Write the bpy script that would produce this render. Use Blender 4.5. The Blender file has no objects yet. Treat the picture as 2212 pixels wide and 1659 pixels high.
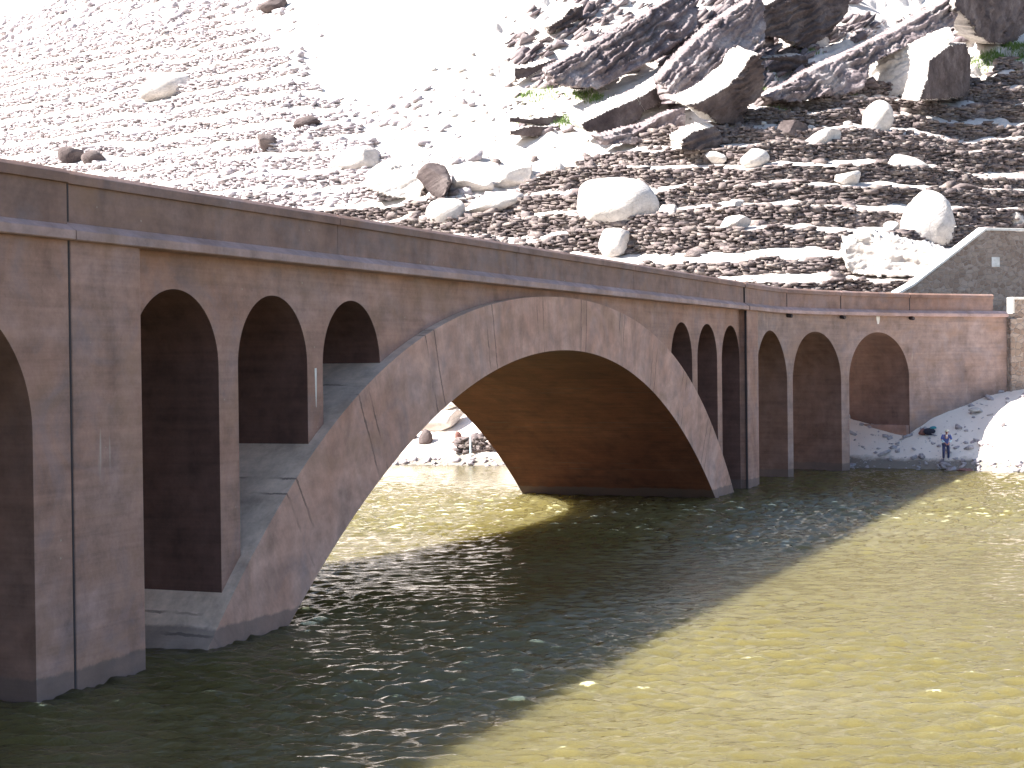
import bpy, bmesh, math, random
import numpy as np
from mathutils import Vector, Matrix
random.seed(7); RNG = np.random.default_rng(11)
SC = bpy.context.scene
COL = SC.collection
R = math.radians

# ------------------------------------------------------------------ object helpers
def tag(o, label=None, cat=None, group=None, kind=None):
    if label: o['label'] = label
    if cat: o['category'] = cat
    if group: o['group'] = group
    if kind: o['kind'] = kind
    return o
def empty(name, loc=(0, 0, 0), rz=0.0):
    o = bpy.data.objects.new(name, None); COL.objects.link(o)
    o.location = loc; o.rotation_euler = (0, 0, rz); o.empty_display_size = .3
    return o
class MB:
    """collects vertices and faces, then links them as ONE mesh object"""
    def __init__(s): s.v = []; s.f = []
    def add(s, vs, fs):
        k = len(s.v); s.v.extend([tuple(map(float, p)) for p in vs]); s.f.extend([tuple(k+i for i in f) for f in fs])
    def box(s, a, b):
        x0, y0, z0 = a; x1, y1, z1 = b
        s.add([(x0,y0,z0),(x1,y0,z0),(x1,y1,z0),(x0,y1,z0),(x0,y0,z1),(x1,y0,z1),(x1,y1,z1),(x0,y1,z1)],
              [(0,3,2,1),(4,5,6,7),(0,1,5,4),(1,2,6,5),(2,3,7,6),(3,0,4,7)])
    def tube(s, pts, radii, n=8):
        pts = [Vector(p) for p in pts]; rings = []
        for i, p in enumerate(pts):
            d = (pts[min(i+1, len(pts)-1)] - pts[max(i-1, 0)]).normalized()
            a = d.orthogonal().normalized(); b = d.cross(a)
            rings.append([p + (a*math.cos(2*math.pi*k/n) + b*math.sin(2*math.pi*k/n))*radii[i] for k in range(n)])
        k0 = len(s.v)
        for r in rings: s.v.extend([tuple(q) for q in r])
        for i in range(len(pts)-1):
            for k in range(n):
                s.f.append((k0+i*n+k, k0+i*n+(k+1) % n, k0+(i+1)*n+(k+1) % n, k0+(i+1)*n+k))
        s.f.append(tuple(k0+k for k in reversed(range(n)))); s.f.append(tuple(k0+(len(pts)-1)*n+k for k in range(n)))
    def build(s, name, mat, parent=None, smooth=False, bevel=0, loc=None):
        me = bpy.data.meshes.new(name); me.from_pydata(s.v, [], s.f); me.validate()
        bm = bmesh.new(); bm.from_mesh(me); bmesh.ops.recalc_face_normals(bm, faces=bm.faces); bm.to_mesh(me); bm.free()
        me.materials.append(mat)
        if smooth:
            me.polygons.foreach_set('use_smooth', [True]*len(me.polygons))
        o = bpy.data.objects.new(name, me); COL.objects.link(o)
        if parent: o.parent = parent
        if loc: o.location = loc
        if bevel:
            m = o.modifiers.new('bevel', 'BEVEL'); m.width = bevel; m.segments = 2; m.limit_method = 'ANGLE'; m.angle_limit = R(40)
        return o
def np_mesh(name, V, F, mat, parent=None, smooth=False, loc=None):
    """V (n,3), F (m,4 or 3) numpy -> object"""
    me = bpy.data.meshes.new(name); k = F.shape[1]
    me.vertices.add(len(V)); me.vertices.foreach_set('co', np.ascontiguousarray(V, np.float32).ravel())
    me.loops.add(F.size); me.loops.foreach_set('vertex_index', np.ascontiguousarray(F, np.int32).ravel())
    me.polygons.add(len(F)); me.polygons.foreach_set('loop_start', np.arange(0, F.size, k, dtype=np.int32))
    if smooth: me.polygons.foreach_set('use_smooth', np.ones(len(F), bool))
    me.materials.append(mat); me.update(calc_edges=True); me.validate()
    o = bpy.data.objects.new(name, me); COL.objects.link(o)
    if parent: o.parent = parent
    if loc: o.location = loc
    return o

# ------------------------------------------------------------------ numpy noise
def _hash(ix, iy, iz, seed):
    n = (ix.astype(np.int64)*374761393 + iy.astype(np.int64)*668265263 + iz.astype(np.int64)*2147483647 + seed*974634777) & 0xffffffff
    n = ((n ^ (n >> 13))*1274126177) & 0xffffffff
    return ((n ^ (n >> 16)) & 0xffff)/65535.0
def vnoise(x, y, z=None, seed=0):
    x = np.asarray(x, float); y = np.asarray(y, float); z = np.zeros_like(x) if z is None else np.asarray(z, float)
    ix, iy, iz = np.floor(x), np.floor(y), np.floor(z); fx, fy, fz = x-ix, y-iy, z-iz
    fx, fy, fz = [t*t*(3-2*t) for t in (fx, fy, fz)]
    r = 0
    for a in (0, 1):
        for b in (0, 1):
            for c in (0, 1):
                r = r + _hash(ix+a, iy+b, iz+c, seed)*(fx if a else 1-fx)*(fy if b else 1-fy)*(fz if c else 1-fz)
    return r*2-1
def fbm(x, y, z=None, oct=4, seed=0):
    r = 0; a = 1.; s = 0
    for i in range(oct):
        k = 2.03**i
        r = r + a*vnoise(x*k, y*k, None if z is None else z*k, seed+i*17); s += a; a *= .5
    return r/s
def sstep(x, a, b):
    t = np.clip((np.asarray(x, float)-a)/(b-a), 0, 1); return t*t*(3-2*t)

# ------------------------------------------------------------------ camera
CAMZ = 6.0; PW, PH, PF = 2212., 1659., 3500.
PITCH = math.atan((785.6-PH/2)/PF); ROLL = 0.012
cam = bpy.data.cameras.new('camera'); cam.sensor_width = 36; cam.lens = 36*PF/PW; cam.clip_end = 3000; cam.clip_start = .1
co = bpy.data.objects.new('camera', cam); COL.objects.link(co); SC.camera = co
cf = Vector((0, math.cos(PITCH), math.sin(PITCH))); u0 = Vector((0, -math.sin(PITCH), math.cos(PITCH))); r0 = Vector((1, 0, 0))
cr_ = r0*math.cos(ROLL)-u0*math.sin(ROLL); cu = u0*math.cos(ROLL)+r0*math.sin(ROLL)
M = Matrix((( cr_.x, cu.x, -cf.x, 0), (cr_.y, cu.y, -cf.y, 0), (cr_.z, cu.z, -cf.z, CAMZ), (0, 0, 0, 1)))
co.matrix_world = M
NR, NU, NF = [np.array(v) for v in (cr_, cu, cf)]
def rayd(px, py): return ((px-PW/2)/PF)*NR - ((py-PH/2)/PF)*NU + NF

# ------------------------------------------------------------------ materials
def mat(name):
    m = bpy.data.materials.new(name); m.use_nodes = True; nt = m.node_tree
    for n in list(nt.nodes): nt.nodes.remove(n)
    out = nt.nodes.new('ShaderNodeOutputMaterial'); b = nt.nodes.new('ShaderNodeBsdfPrincipled')
    nt.links.new(b.outputs[0], out.inputs[0])
    return m, nt, b
class G:
    def __init__(s, nt): s.nt = nt
    def n(s, t, **k):
        n = s.nt.nodes.new(t)
        for a, v in k.items(): setattr(n, a, v)
        return n
    def val(s, sock, v):
        if isinstance(v, bpy.types.NodeSocket): s.nt.links.new(v, sock)
        else: sock.default_value = v
    def m(s, op, a, b=0., c=None, clamp=False):
        n = s.n('ShaderNodeMath', operation=op, use_clamp=clamp); s.val(n.inputs[0], a); s.val(n.inputs[1], b)
        if c is not None: s.val(n.inputs[2], c)
        return n.outputs[0]
    def xyz(s, v):
        n = s.n('ShaderNodeSeparateXYZ'); s.nt.links.new(v, n.inputs[0]); return n.outputs
    def comb(s, x, y, z):
        n = s.n('ShaderNodeCombineXYZ')
        for i, q in enumerate((x, y, z)): s.val(n.inputs[i], q)
        return n.outputs[0]
    def map(s, v, sc):
        n = s.n('ShaderNodeMapping'); s.nt.links.new(v, n.inputs[0]); n.inputs['Scale'].default_value = sc; return n.outputs[0]
    def noise(s, v, scale, detail=4, rough=.55, dist=0.):
        n = s.n('ShaderNodeTexNoise'); s.nt.links.new(v, n.inputs['Vector'])
        n.inputs['Scale'].default_value = scale; n.inputs['Detail'].default_value = detail; n.inputs['Roughness'].default_value = rough; n.inputs['Distortion'].default_value = dist
        return n.outputs[0]
    def vor(s, v, scale, feature='F1', rand=1.):
        n = s.n('ShaderNodeTexVoronoi', feature=feature); s.nt.links.new(v, n.inputs['Vector'])
        n.inputs['Scale'].default_value = scale; n.inputs['Randomness'].default_value = rand
        return n
    def ramp(s, f, pts):
        n = s.n('ShaderNodeValToRGB'); s.nt.links.new(f, n.inputs[0]); e = n.color_ramp.elements
        while len(e) < len(pts): e.new(.5)
        for el, (p, c) in zip(e, pts): el.position = p; el.color = c if len(c) == 4 else (*c, 1)
        return n.outputs[0]
    def mix(s, f, a, b, mode='MIX'):
        n = s.n('ShaderNodeMix', data_type='RGBA', blend_type=mode); s.val(n.inputs[0], f)
        for i, q in ((6, a), (7, b)):
            if isinstance(q, bpy.types.NodeSocket): s.nt.links.new(q, n.inputs[i])
            else: n.inputs[i].default_value = q if len(q) == 4 else (*q, 1)
        return n.outputs[2]
    def bump(s, h, strength, dist=.05, prev=None):
        n = s.n('ShaderNodeBump'); s.nt.links.new(h, n.inputs['Height']); n.inputs['Strength'].default_value = strength; n.inputs['Distance'].default_value = dist
        if prev is not None: s.nt.links.new(prev, n.inputs['Normal'])
        return n.outputs[0]
    def obj(s): return s.n('ShaderNodeTexCoord').outputs['Object']
    def pos(s): return s.n('ShaderNodeNewGeometry').outputs['Position']

def concrete(name, c0, c1, c2, blotch=.5, boardk=.24, rib=False, wet=True, streaks=True):
    m, nt, b = mat(name); g = G(nt); P = g.obj(); x, y, z = g.xyz(P)
    if rib:   # boards follow the curve of the barrel
        ang = g.m('ARCTAN2', g.m('SUBTRACT', x, 20.1), g.m('ADD', z, 23.5)); arc = g.m('MULTIPLY', ang, 30.)
        BV = g.comb(g.m('MULTIPLY', arc, 3.2), g.m('MULTIPLY', y, .12), 0.)
    else:
        BV = g.comb(g.m('MULTIPLY', x, .10), g.m('MULTIPLY', y, .10), g.m('MULTIPLY', z, 3.0))
    boards = g.noise(BV, 2.2, 3, .6)
    big = g.noise(P, .35, 5, .6, .4); mid = g.noise(P, 1.6, 6, .65); fine = g.noise(P, 14., 5, .7)
    col = g.ramp(big, [(.30, c0), (.52, c1), (.72, c2)])
    k = g.m('ADD', g.m('MULTIPLY', g.m('SUBTRACT', boards, .5), boardk*2.6), 1.0)
    k = g.m('ADD', k, g.m('MULTIPLY', g.m('SUBTRACT', mid, .5), 1.1))
    k = g.m('ADD', k, g.m('MULTIPLY', g.m('SUBTRACT', g.noise(g.map(P, (.5, .5, .9)), 1., 5, .6, 1.2), .5), .8))
    k = g.m('ADD', k, g.m('MULTIPLY', g.m('SUBTRACT', fine, .5), .35))
    # vertical drip marks
    dv = g.comb(g.m('ADD', g.m('MULTIPLY', x, 1.5), g.m('MULTIPLY', big, 3.)), g.m('MULTIPLY', y, 1.5), g.m('MULTIPLY', z, .22))
    drip = g.ramp(g.noise(dv, 1.0, 4, .6), [(.5, (0, 0, 0)), (.72, (1, 1, 1))])
    k = g.m('SUBTRACT', k, g.m('MULTIPLY', drip, .20))
    kc = g.comb(k, k, k)
    col = g.mix(1., col, kc, 'MULTIPLY')
    # blue-grey and rust-brown blotches
    bl = g.ramp(g.noise(P, .6, 5, .65, 1.), [(.50, (0, 0, 0)), (.75, (1, 1, 1))])
    col = g.mix(g.m('MULTIPLY', bl, blotch*.8), col, (.17, .165, .20), 'MIX')
    br = g.ramp(g.noise(g.map(P, (.7, .7, 1.3)), .55, 5, .65, .8), [(.50, (0, 0, 0)), (.74, (1, 1, 1))])
    col = g.mix(g.m('MULTIPLY', br, blotch), col, (.30, .17, .10), 'MIX')
    if streaks:
        sv = g.comb(g.m('MULTIPLY', x, 3.3), g.m('MULTIPLY', y, 3.3), g.m('MULTIPLY', z, .35))
        st = g.ramp(g.noise(sv, 1.0, 2, .5), [(.70, (0, 0, 0)), (.78, (1, 1, 1))])
        st = g.m('MULTIPLY', st, g.ramp(g.m('MULTIPLY', z, .1), [(.3, (0, 0, 0)), (.45, (1, 1, 1)), (.62, (1, 1, 1)), (.66, (0, 0, 0))]))
        col = g.mix(g.m('MULTIPLY', st, .6), col, (.55, .52, .46))
        chips = g.ramp(g.vor(P, 1.7).outputs['Distance'], [(.02, (1, 1, 1)), (.05, (0, 0, 0))])
        col = g.mix(g.m('MULTIPLY', chips, .5), col, (.5, .46, .36))
    if rib:   # radial construction joints and cracks, in pairs
        fr = g.m('FRACT', g.m('ADD', g.m('DIVIDE', ang, .13), g.m('MULTIPLY', mid, .06)))
        ln = g.m('ADD', g.m('LESS_THAN', g.m('ABSOLUTE', g.m('SUBTRACT', fr, .40)), .008), g.m('LESS_THAN', g.m('ABSOLUTE', g.m('SUBTRACT', fr, .53)), .008))
        ln = g.m('MULTIPLY', ln, g.ramp(g.noise(P, .8, 2), [(.42, (0, 0, 0)), (.55, (1, 1, 1))]))
        col = g.mix(g.m('MULTIPLY', ln, .7), col, (.08, .05, .04))
    if wet:   # dark tide band just above the water
        wz = g.m('ADD', z, g.m('MULTIPLY', mid, .25))
        wb = g.ramp(wz, [(.50, (1, 1, 1)), (.56, (0, 0, 0))])
        col = g.mix(g.m('MULTIPLY', wb, .62), col, (.10, .08, .075))
    nt.links.new(col, b.inputs['Base Color'])
    b.inputs['Roughness'].default_value = .85
    h = g.m('ADD', g.m('MULTIPLY', boards, .8), g.m('MULTIPLY', fine, .5))
    nt.links.new(g.bump(h, .45, .02), b.inputs['Normal'])
    return m

def rockmat(name, c0, c1, c2, scale=1., strata=True, bump=.6, crack=.35, wet=False, sand=False):
    m, nt, b = mat(name); g = G(nt); P = g.pos()
    n1 = g.noise(P, .5*scale, 6, .65); n2 = g.noise(P, 3.*scale, 6, .7); n3 = g.noise(P, 14.*scale, 4, .7)
    col = g.ramp(n1, [(.3, c0), (.5, c1), (.7, c2)])
    k = g.m('ADD', .45, g.m('ADD', g.m('MULTIPLY', n2, .75), g.m('MULTIPLY', n3, .35)))
    col = g.mix(1., col, g.comb(k, k, k), 'MULTIPLY')
    cr = g.ramp(g.vor(g.map(P, (1, 1, 1.7)), .9*scale, 'DISTANCE_TO_EDGE').outputs['Distance'], [(.0, (0, 0, 0)), (.035, (1, 1, 1))])
    col = g.mix(g.m('MULTIPLY', g.m('SUBTRACT', 1., cr), crack), col, (.05, .04, .035))
    if sand:
        sz = g.ramp(g.m('ADD', g.m('MULTIPLY', g.xyz(P)[2], .1), g.m('MULTIPLY', g.noise(P, .4, 3), .2)), [(.62, (1, 1, 1)), (.80, (0, 0, 0))])
        col = g.mix(g.m('MULTIPLY', sz, .85), col, (.80, .70, .61))
    if wet:
        wz = g.m('ADD', g.xyz(P)[2], g.m('MULTIPLY', g.noise(P, .8, 6, .65), -.8))
        col = g.mix(g.m('MULTIPLY', g.ramp(wz, [(-.0, (1, 1, 1)), (.22, (0, 0, 0))]), .8), col, (.07, .06, .045))
    nt.links.new(col, b.inputs['Base Color']); b.inputs['Roughness'].default_value = .95
    b.inputs['Specular IOR Level'].default_value = .2
    h = g.m('ADD', n2, g.m('MULTIPLY', n3, .4))
    if strata:
        x, y, z = g.xyz(P)
        sd = g.m('ADD', g.m('MULTIPLY', x, -.5), g.m('MULTIPLY', z, .85))
        w = g.noise(g.comb(g.m('MULTIPLY', sd, 4.), g.m('MULTIPLY', x, .25), g.m('MULTIPLY', y, .25)), 1., 4, .6)
        h = g.m('ADD', h, g.m('MULTIPLY', w, 1.2))
    nt.links.new(g.bump(h, bump, .12), b.inputs['Normal'])
    return m

MT = {}
MT['wall'] = concrete('weathered_concrete', (.285, .148, .105), (.345, .20, .155), (.36, .235, .21))
MT['approach'] = concrete('approach_concrete', (.235, .155, .128), (.29, .20, .172), (.30, .225, .21))
MT['parapet'] = concrete('parapet_concrete', (.185, .102, .077), (.235, .142, .115), (.255, .17, .152), boardk=.12, wet=False)
MT['cornice'] = concrete('cornice_concrete', (.34, .215, .19), (.40, .27, .245), (.42, .30, .29), boardk=.1, wet=False, streaks=False)
MT['inner'] = concrete('shaded_vault_concrete', (.085, .040, .032), (.115, .058, .048), (.14, .078, .066), blotch=0., streaks=False)  # shade inside the small openings is put into this dark brown
MT['vault'] = concrete('dimmed_vault_concrete', (.13, .066, .048), (.17, .095, .075), (.20, .12, .10), blotch=.1, streaks=False)  # milder darkening for the approach openings, shade painted into the colour
MT['skylit'] = concrete('skylit_concrete', (.54, .39, .29), (.62, .465, .36), (.66, .52, .42), rib=True, blotch=.3, boardk=.1, streaks=False)  # paler tone standing in for sky light on the arch's upper side
MT['soffit'] = concrete('shaded_soffit_concrete', (.085, .024, .009), (.105, .033, .014), (.125, .044, .022), blotch=0., boardk=.4, rib=True, streaks=False)  # underside of the arch: its shade is painted in as dark brown
MT['rib'] = concrete('arch_concrete', (.43, .225, .160), (.49, .29, .228), (.51, .335, .285), rib=True, boardk=.12, streaks=False)
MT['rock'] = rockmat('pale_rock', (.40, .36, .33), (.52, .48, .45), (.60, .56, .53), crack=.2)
MT['darkrock'] = rockmat('dark_and_shaded_rock', (.05, .037, .038), (.095, .074, .072), (.17, .14, .135))  # dark tone also carries the painted shade of crag fronts
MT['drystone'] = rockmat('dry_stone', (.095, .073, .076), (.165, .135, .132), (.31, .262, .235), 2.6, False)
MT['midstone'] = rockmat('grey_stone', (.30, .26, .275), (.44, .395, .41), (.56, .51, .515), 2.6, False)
MT['plate'] = rockmat('broken_slate', (.10, .078, .085), (.20, .165, .17), (.36, .32, .315))
MT['hill'] = rockmat('hillside_ground', (.40, .36, .34), (.50, .46, .43), (.58, .54, .50), .8, True, .5, crack=0., wet=True, sand=True)
m, nt, b = mat('joint_tar'); b.inputs['Base Color'].default_value = (.045, .034, .036, 1); b.inputs['Roughness'].default_value = .9; MT['tar'] = m
m, nt, b = mat('limewash'); g = G(nt); nt.links.new(g.ramp(g.noise(g.pos(), 3., 5), [(.3, (.55, .52, .48)), (.7, (.78, .75, .71))]), b.inputs['Base Color']); b.inputs['Roughness'].default_value = .9; MT['white'] = m
m, nt, b = mat('road_asphalt'); g = G(nt); nt.links.new(g.ramp(g.noise(g.pos(), 9., 5), [(.3, (.04, .04, .042)), (.7, (.075, .07, .07))]), b.inputs['Base Color']); b.inputs['Roughness'].default_value = .9; MT['road'] = m
# masonry: mortared rubble
m, nt, b = mat('rubble_masonry'); g = G(nt); P = g.pos(); pv = g.map(P, (1, 1, 1.35)); vo = g.vor(pv, 2.6); ed = g.vor(pv, 2.6, 'DISTANCE_TO_EDGE')
cx = g.xyz(vo.outputs['Color'])[0]
col = g.ramp(cx, [(.0, (.20, .14, .11)), (.5, (.29, .22, .175)), (1., (.38, .31, .265))])
col = g.mix(g.m('MULTIPLY', g.noise(P, 6., 5), .5), col, (.25, .175, .135))
mo = g.ramp(ed.outputs['Distance'], [(.03, (1, 1, 1)), (.09, (0, 0, 0))])
col = g.mix(g.m('MULTIPLY', mo, .6), col, (.33, .28, .25))
nt.links.new(col, b.inputs['Base Color']); b.inputs['Roughness'].default_value = .95
nt.links.new(g.bump(g.ramp(ed.outputs['Distance'], [(0, (0, 0, 0)), (.12, (1, 1, 1))]), .8, .06), b.inputs['Normal']); MT['masonry'] = m
# grass
m, nt, b = mat('grass_blades'); g = G(nt); nt.links.new(g.ramp(g.noise(g.pos(), 4., 3), [(.3, (.06, .11, .02)), (.6, (.12, .19, .04)), (.8, (.20, .24, .07))]), b.inputs['Base Color']); b.inputs['Roughness'].default_value = .8; MT['grass'] = m
# water: murky green-brown with wind ripples
m, nt, b = mat('murky_water'); g = G(nt); P = g.pos()
col = g.ramp(g.noise(g.map(P, (.06, .10, .1)), 1., 4, .6), [(.3, (.086, .071, .022)), (.55, (.104, .087, .033)), (.75, (.122, .106, .058))])
nt.links.new(col, b.inputs['Base Color'])
rp = g.m('ADD', g.noise(g.map(P, (3.2, 5.5, 1)), 1., 3, .6, .5), g.m('MULTIPLY', g.noise(g.map(P, (9., 15., 1)), 1., 2, .6), .35))
nt.links.new(g.bump(rp, .8, .05), b.inputs['Normal']); b.inputs['Roughness'].default_value = .11; b.inputs['IOR'].default_value = 1.33
b.inputs['Subsurface Weight'].default_value = 1.0; b.inputs['Subsurface Radius'].default_value = (1.0, .9, .5); b.inputs['Subsurface Scale'].default_value = 9.
MT['water'] = m
def plain(name, c, rough=.8, nscale=20., var=.25):
    m, nt, b = mat(name); g = G(nt); lo = tuple(q*(1-var) for q in c); hi = tuple(min(1, q*(1+var)) for q in c)
    nt.links.new(g.ramp(g.noise(g.pos(), nscale, 4), [(.3, lo), (.7, hi)]), b.inputs['Base Color']); b.inputs['Roughness'].default_value = rough
    return m
MT['denim'] = plain('blue_jacket_cloth', (.09, .12, .34)); MT['trouser'] = plain('dark_trouser_cloth', (.03, .04, .11))
MT['skin'] = plain('skin', (.42, .20, .16), .6); MT['cap'] = plain('pale_cap_cloth', (.62, .60, .48)); MT['shirt'] = plain('white_shirt_cloth', (.70, .62, .60))
MT['cuff'] = plain('pale_blue_cloth', (.45, .58, .66)); MT['shoe'] = plain('grey_shoe', (.16, .17, .2)); MT['bag'] = plain('black_bag_cloth', (.018, .018, .035)); MT['teal'] = plain('teal_cloth', (.04, .22, .26))
MT['rust'] = plain('rust_brown_rock', (.20, .09, .075), .9, 8., .4); MT['post'] = plain('pale_blue_post_paint', (.45, .60, .66))

# ------------------------------------------------------------------ bridge
A0 = (-5.94059, 35.61743, 0.); RZ = math.atan2(.922501628, .385993194)
bridge = tag(empty('arch_bridge', A0, RZ), 'grey-brown concrete arch bridge crossing the river from left foreground to far right bank', 'bridge')
DX = np.array([.385993194, .922501628]); NY = np.array([-.922501628, .385993194])
def loc2world(t, y): return np.array(A0[:2]) + t*DX + y*NY
CTRL = np.array([[40., 0], [44., 0], [47., 0], [51.71, .31], [56.97, 2.01], [62.74, 4.9], [68.19, 9.13], [73.17, 13.77], [79., 19.6]])
def catmull(P, n=40):
    out = []; Q = np.vstack([2*P[0]-P[1], P, 2*P[-1]-P[-2]])
    for i in range(1, len(Q)-2):
        p0, p1, p2, p3 = Q[i-1:i+3]
        for t in np.linspace(0, 1, n, endpoint=False):
            out.append(.5*((2*p1)+(-p0+p2)*t+(2*p0-5*p1+4*p2-p3)*t*t+(-p0+3*p1-3*p2+p3)*t**3))
    out.append(P[-1]); return np.array(out)
PC = catmull(CTRL); PS = np.r_[0, np.cumsum(np.hypot(*np.diff(PC, axis=0).T))]+40.
PT = np.gradient(PC, axis=0); PT /= np.hypot(PT[:, 0], PT[:, 1])[:, None]
def bp(s, off, z):
    """station s along the parapet line, off metres back from the visible face, height z -> bridge-local point"""
    if s <= 40.: return (s, off, z)
    x = np.interp(s, PS, PC[:, 0]); n = np.interp(s, PS, PC[:, 1]); tx = np.interp(s, PS, PT[:, 0]); tn = np.interp(s, PS, PT[:, 1])
    l = math.hypot(tx, tn); tx /= l; tn /= l
    # backwards = (tn, +tx) in (t, y) with y = -n
    return (x + off*tn, -n + off*tx, z)
WD = 9.14
def strip_wall(cols, y0, y1):
    """cols: (s, zlo, zhi); equal s twice in a row makes a jamb"""
    mb = MB(); n = len(cols)
    vs = []
    for s, a, b_ in cols:
        vs += [bp(s, y0, a), bp(s, y0, b_), bp(s, y1, b_), bp(s, y1, a)]
    fs = [(0, 1, 2, 3), tuple(4*(n-1)+i for i in (3, 2, 1, 0))]
    for i in range(n-1):
        p, q = 4*i, 4*(i+1)
        if abs(cols[i][0]-cols[i+1][0]) < 1e-6:
            fs.append((p, p+3, q+3, q)); continue
        fs += [(p, q, q+1, p+1), (p+1, q+1, q+2, p+2), (p+2, q+2, q+3, p+3), (p+3, q+3, q, p)]
    mb.add(vs, fs); return mb
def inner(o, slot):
    """jambs, vault undersides: the darker slot with shade put into its colour"""
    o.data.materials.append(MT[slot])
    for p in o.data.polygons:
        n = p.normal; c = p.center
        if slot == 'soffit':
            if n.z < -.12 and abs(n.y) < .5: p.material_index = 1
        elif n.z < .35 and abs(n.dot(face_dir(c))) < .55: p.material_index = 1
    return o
def face_dir(c):
    i = int(np.argmin(abs(PC[:, 0]-c.x))) if c.x > 46 else 0
    return Vector((PT[i, 1], PT[i, 0], 0)).normalized()
def ez(t): u = t-20.; return 8.19-.01032*u*u-1.6e-5*u**4
def iz(t): u = t-20.1; return 6.43-.01711*u*u-6.6e-6*u**4
def arch_cols(a, b_, spring, rise, zhi, n=56):
    out = []
    for k in range(n+1):
        th = math.pi*k/n; s = (a+b_)/2-(b_-a)/2*math.cos(th); out.append((s, spring+rise*math.sin(th), zhi))
    return out
ZT = 8.43
# arch barrel
mb = MB(); N = 260; vs = []; fs = []
for i in range(N+1):
    k = -1+2*i/N; ti = 20.1+20.2*k; te = 20.+23.2*k
    pts = [(ti, 0., iz(ti)), (te, 0., ez(te)), (te, WD, ez(te)), (ti, WD, iz(ti))]; vs += pts
for i in range(N):
    p, q = 4*i, 4*i+4
    fs += [(p, q, q+1, p+1), (p+1, q+1, q+2, p+2), (p+2, q+2, q+3, p+3), (p+3, q+3, q, p)]
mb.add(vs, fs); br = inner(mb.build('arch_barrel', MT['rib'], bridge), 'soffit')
br.data.materials.append(MT['skylit'])
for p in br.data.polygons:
    if p.normal.z > .12 and abs(p.normal.y) < .5: p.material_index = 2  # up-facing faces take the tone brightened for sky light
# main spandrel wall with its three plus three round-headed openings
LO = [(-3.66, -.45), (.33, 3.40), (4.15, 7.18)]; RO = [(40.2-b_, 40.2-a) for a, b_ in LO[::-1]]
RO = [(32.95, 36.0), (36.78, 39.95), (40.72, 43.85)]
cols = [(-4.4, -3., ZT), (LO[0][0], -3., ZT)]
def pillar(a, b_):
    out = []
    for k in range(5):
        t = a+(b_-a)*k/4; out.append((t, max(-3., ez(t)-.5), ZT))
    return out
prev = None
ops = LO+RO
cols = [(-4.4, -3., ZT), (-3.66, -3., ZT)]
for i, (a, b_) in enumerate(ops):
    cols += arch_cols(a, b_, 6.02, 1.62, ZT)
    nx = ops[i+1][0] if i+1 < len(ops) else 44.2
    if i == 2:
        for k in range(60): t = b_+(nx-b_)*k/59; cols.append((t, ez(t)-.5, ZT))
    else: cols += pillar(b_, nx)
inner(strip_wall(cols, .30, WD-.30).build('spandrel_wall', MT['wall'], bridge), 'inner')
# piers at the two ends of the main span
strip_wall([(-5.87, -3., ZT), (-3.70, -3., ZT)], -.02, WD+.02).build('pier', MT['wall'], bridge, bevel=.03)
strip_wall([(43.95, -3., ZT), (45.0, -3., ZT), (46.1, -3., ZT)], -.06, WD+.06).build('pier', MT['wall'], bridge, bevel=.03)
# right approach: curved wall with three wide openings
RA = [(46.1, 51.45), (52.12, 57.10), (57.85, 63.3)]
cols = []
for i, (a, b_) in enumerate(RA):
    cols += arch_cols(a, b_, 4.85, 2.65, ZT)
    nx = RA[i+1][0] if i < 2 else 71.0
    for k in range(9 if i < 2 else 24): cols.append((b_+(nx-b_)*k/(8 if i < 2 else 23), -3., ZT))
cols = [(45.6, -3., ZT), (46.1, -3., ZT)]+cols
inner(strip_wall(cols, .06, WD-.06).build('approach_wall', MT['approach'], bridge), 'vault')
# left approach, running out of the frame
cols = [(-34., -3., ZT)]; s = -34.; LA = [(-30.5, -25.4), (-24.6, -19.5), (-18.7, -13.6), (-12.15, -7.0)]
for a, b_ in LA:
    cols += [(a, -3., ZT)]+arch_cols(a, b_, 4.85, 2.55, ZT)+[(b_, -3., ZT)]
cols += [(-5.93, -3., ZT)]
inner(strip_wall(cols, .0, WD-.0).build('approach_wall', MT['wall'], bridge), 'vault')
def sweep(profile, s0, s1, step=1.2):
    """closed (off, z) profile swept along the bridge line"""
    n = max(2, int(abs(s1-s0)/step)+1) if s1 > 40 else max(2, int(abs(s1-s0)/6)+2)
    mb = MB(); k = len(profile); vs = []; fs = []
    for i in range(n):
        s = s0+(s1-s0)*i/(n-1); vs += [bp(s, o, z) for o, z in profile]
    for i in range(n-1):
        for j in range(k):
            p = i*k; q = p+k; fs.append((p+j, p+(j+1) % k, q+(j+1) % k, q+j))
    fs.append(tuple(reversed(range(k)))); fs.append(tuple((n-1)*k+j for j in range(k)))
    mb.add(vs, fs); return mb
def mirror(p): return [(WD-o, z) for o, z in p]
CORN = [(.55, 8.39), (.55, 8.74), (.10, 8.74), (-.14, 8.585), (-.16, 8.57), (-.16, 8.41), (-.13, 8.39)]
PAR = [(.09, 8.60), (.43, 8.60), (.43, 9.47), (.09, 9.47)]
COP = [(.01, 9.455), (.48, 9.455), (.48, 9.68), (.43, 9.72), (.11, 9.72), (.01, 9.63)]
def shift(p, d): return [(o+d, z) for o, z in p]
sweep(CORN, -5.86, 43.96).build('cornice', MT['cornice'], bridge)
sweep(shift(CORN, -.05), 44.0, 70.9).build('cornice', MT['cornice'], bridge)
sweep(shift(CORN, -.03), -34., -5.93).build('cornice', MT['cornice'], bridge)
segs = [(-34., -5.95, -.10), (-5.88, 4.6, 0), (4.62, 16.1, 0), (16.12, 27.6, 0), (27.62, 43.9, 0), (43.97, 51.46, -.03), (51.5, 57.1, -.03), (57.14, 63.36, -.03), (63.4, 69.94, -.03)]
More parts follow.
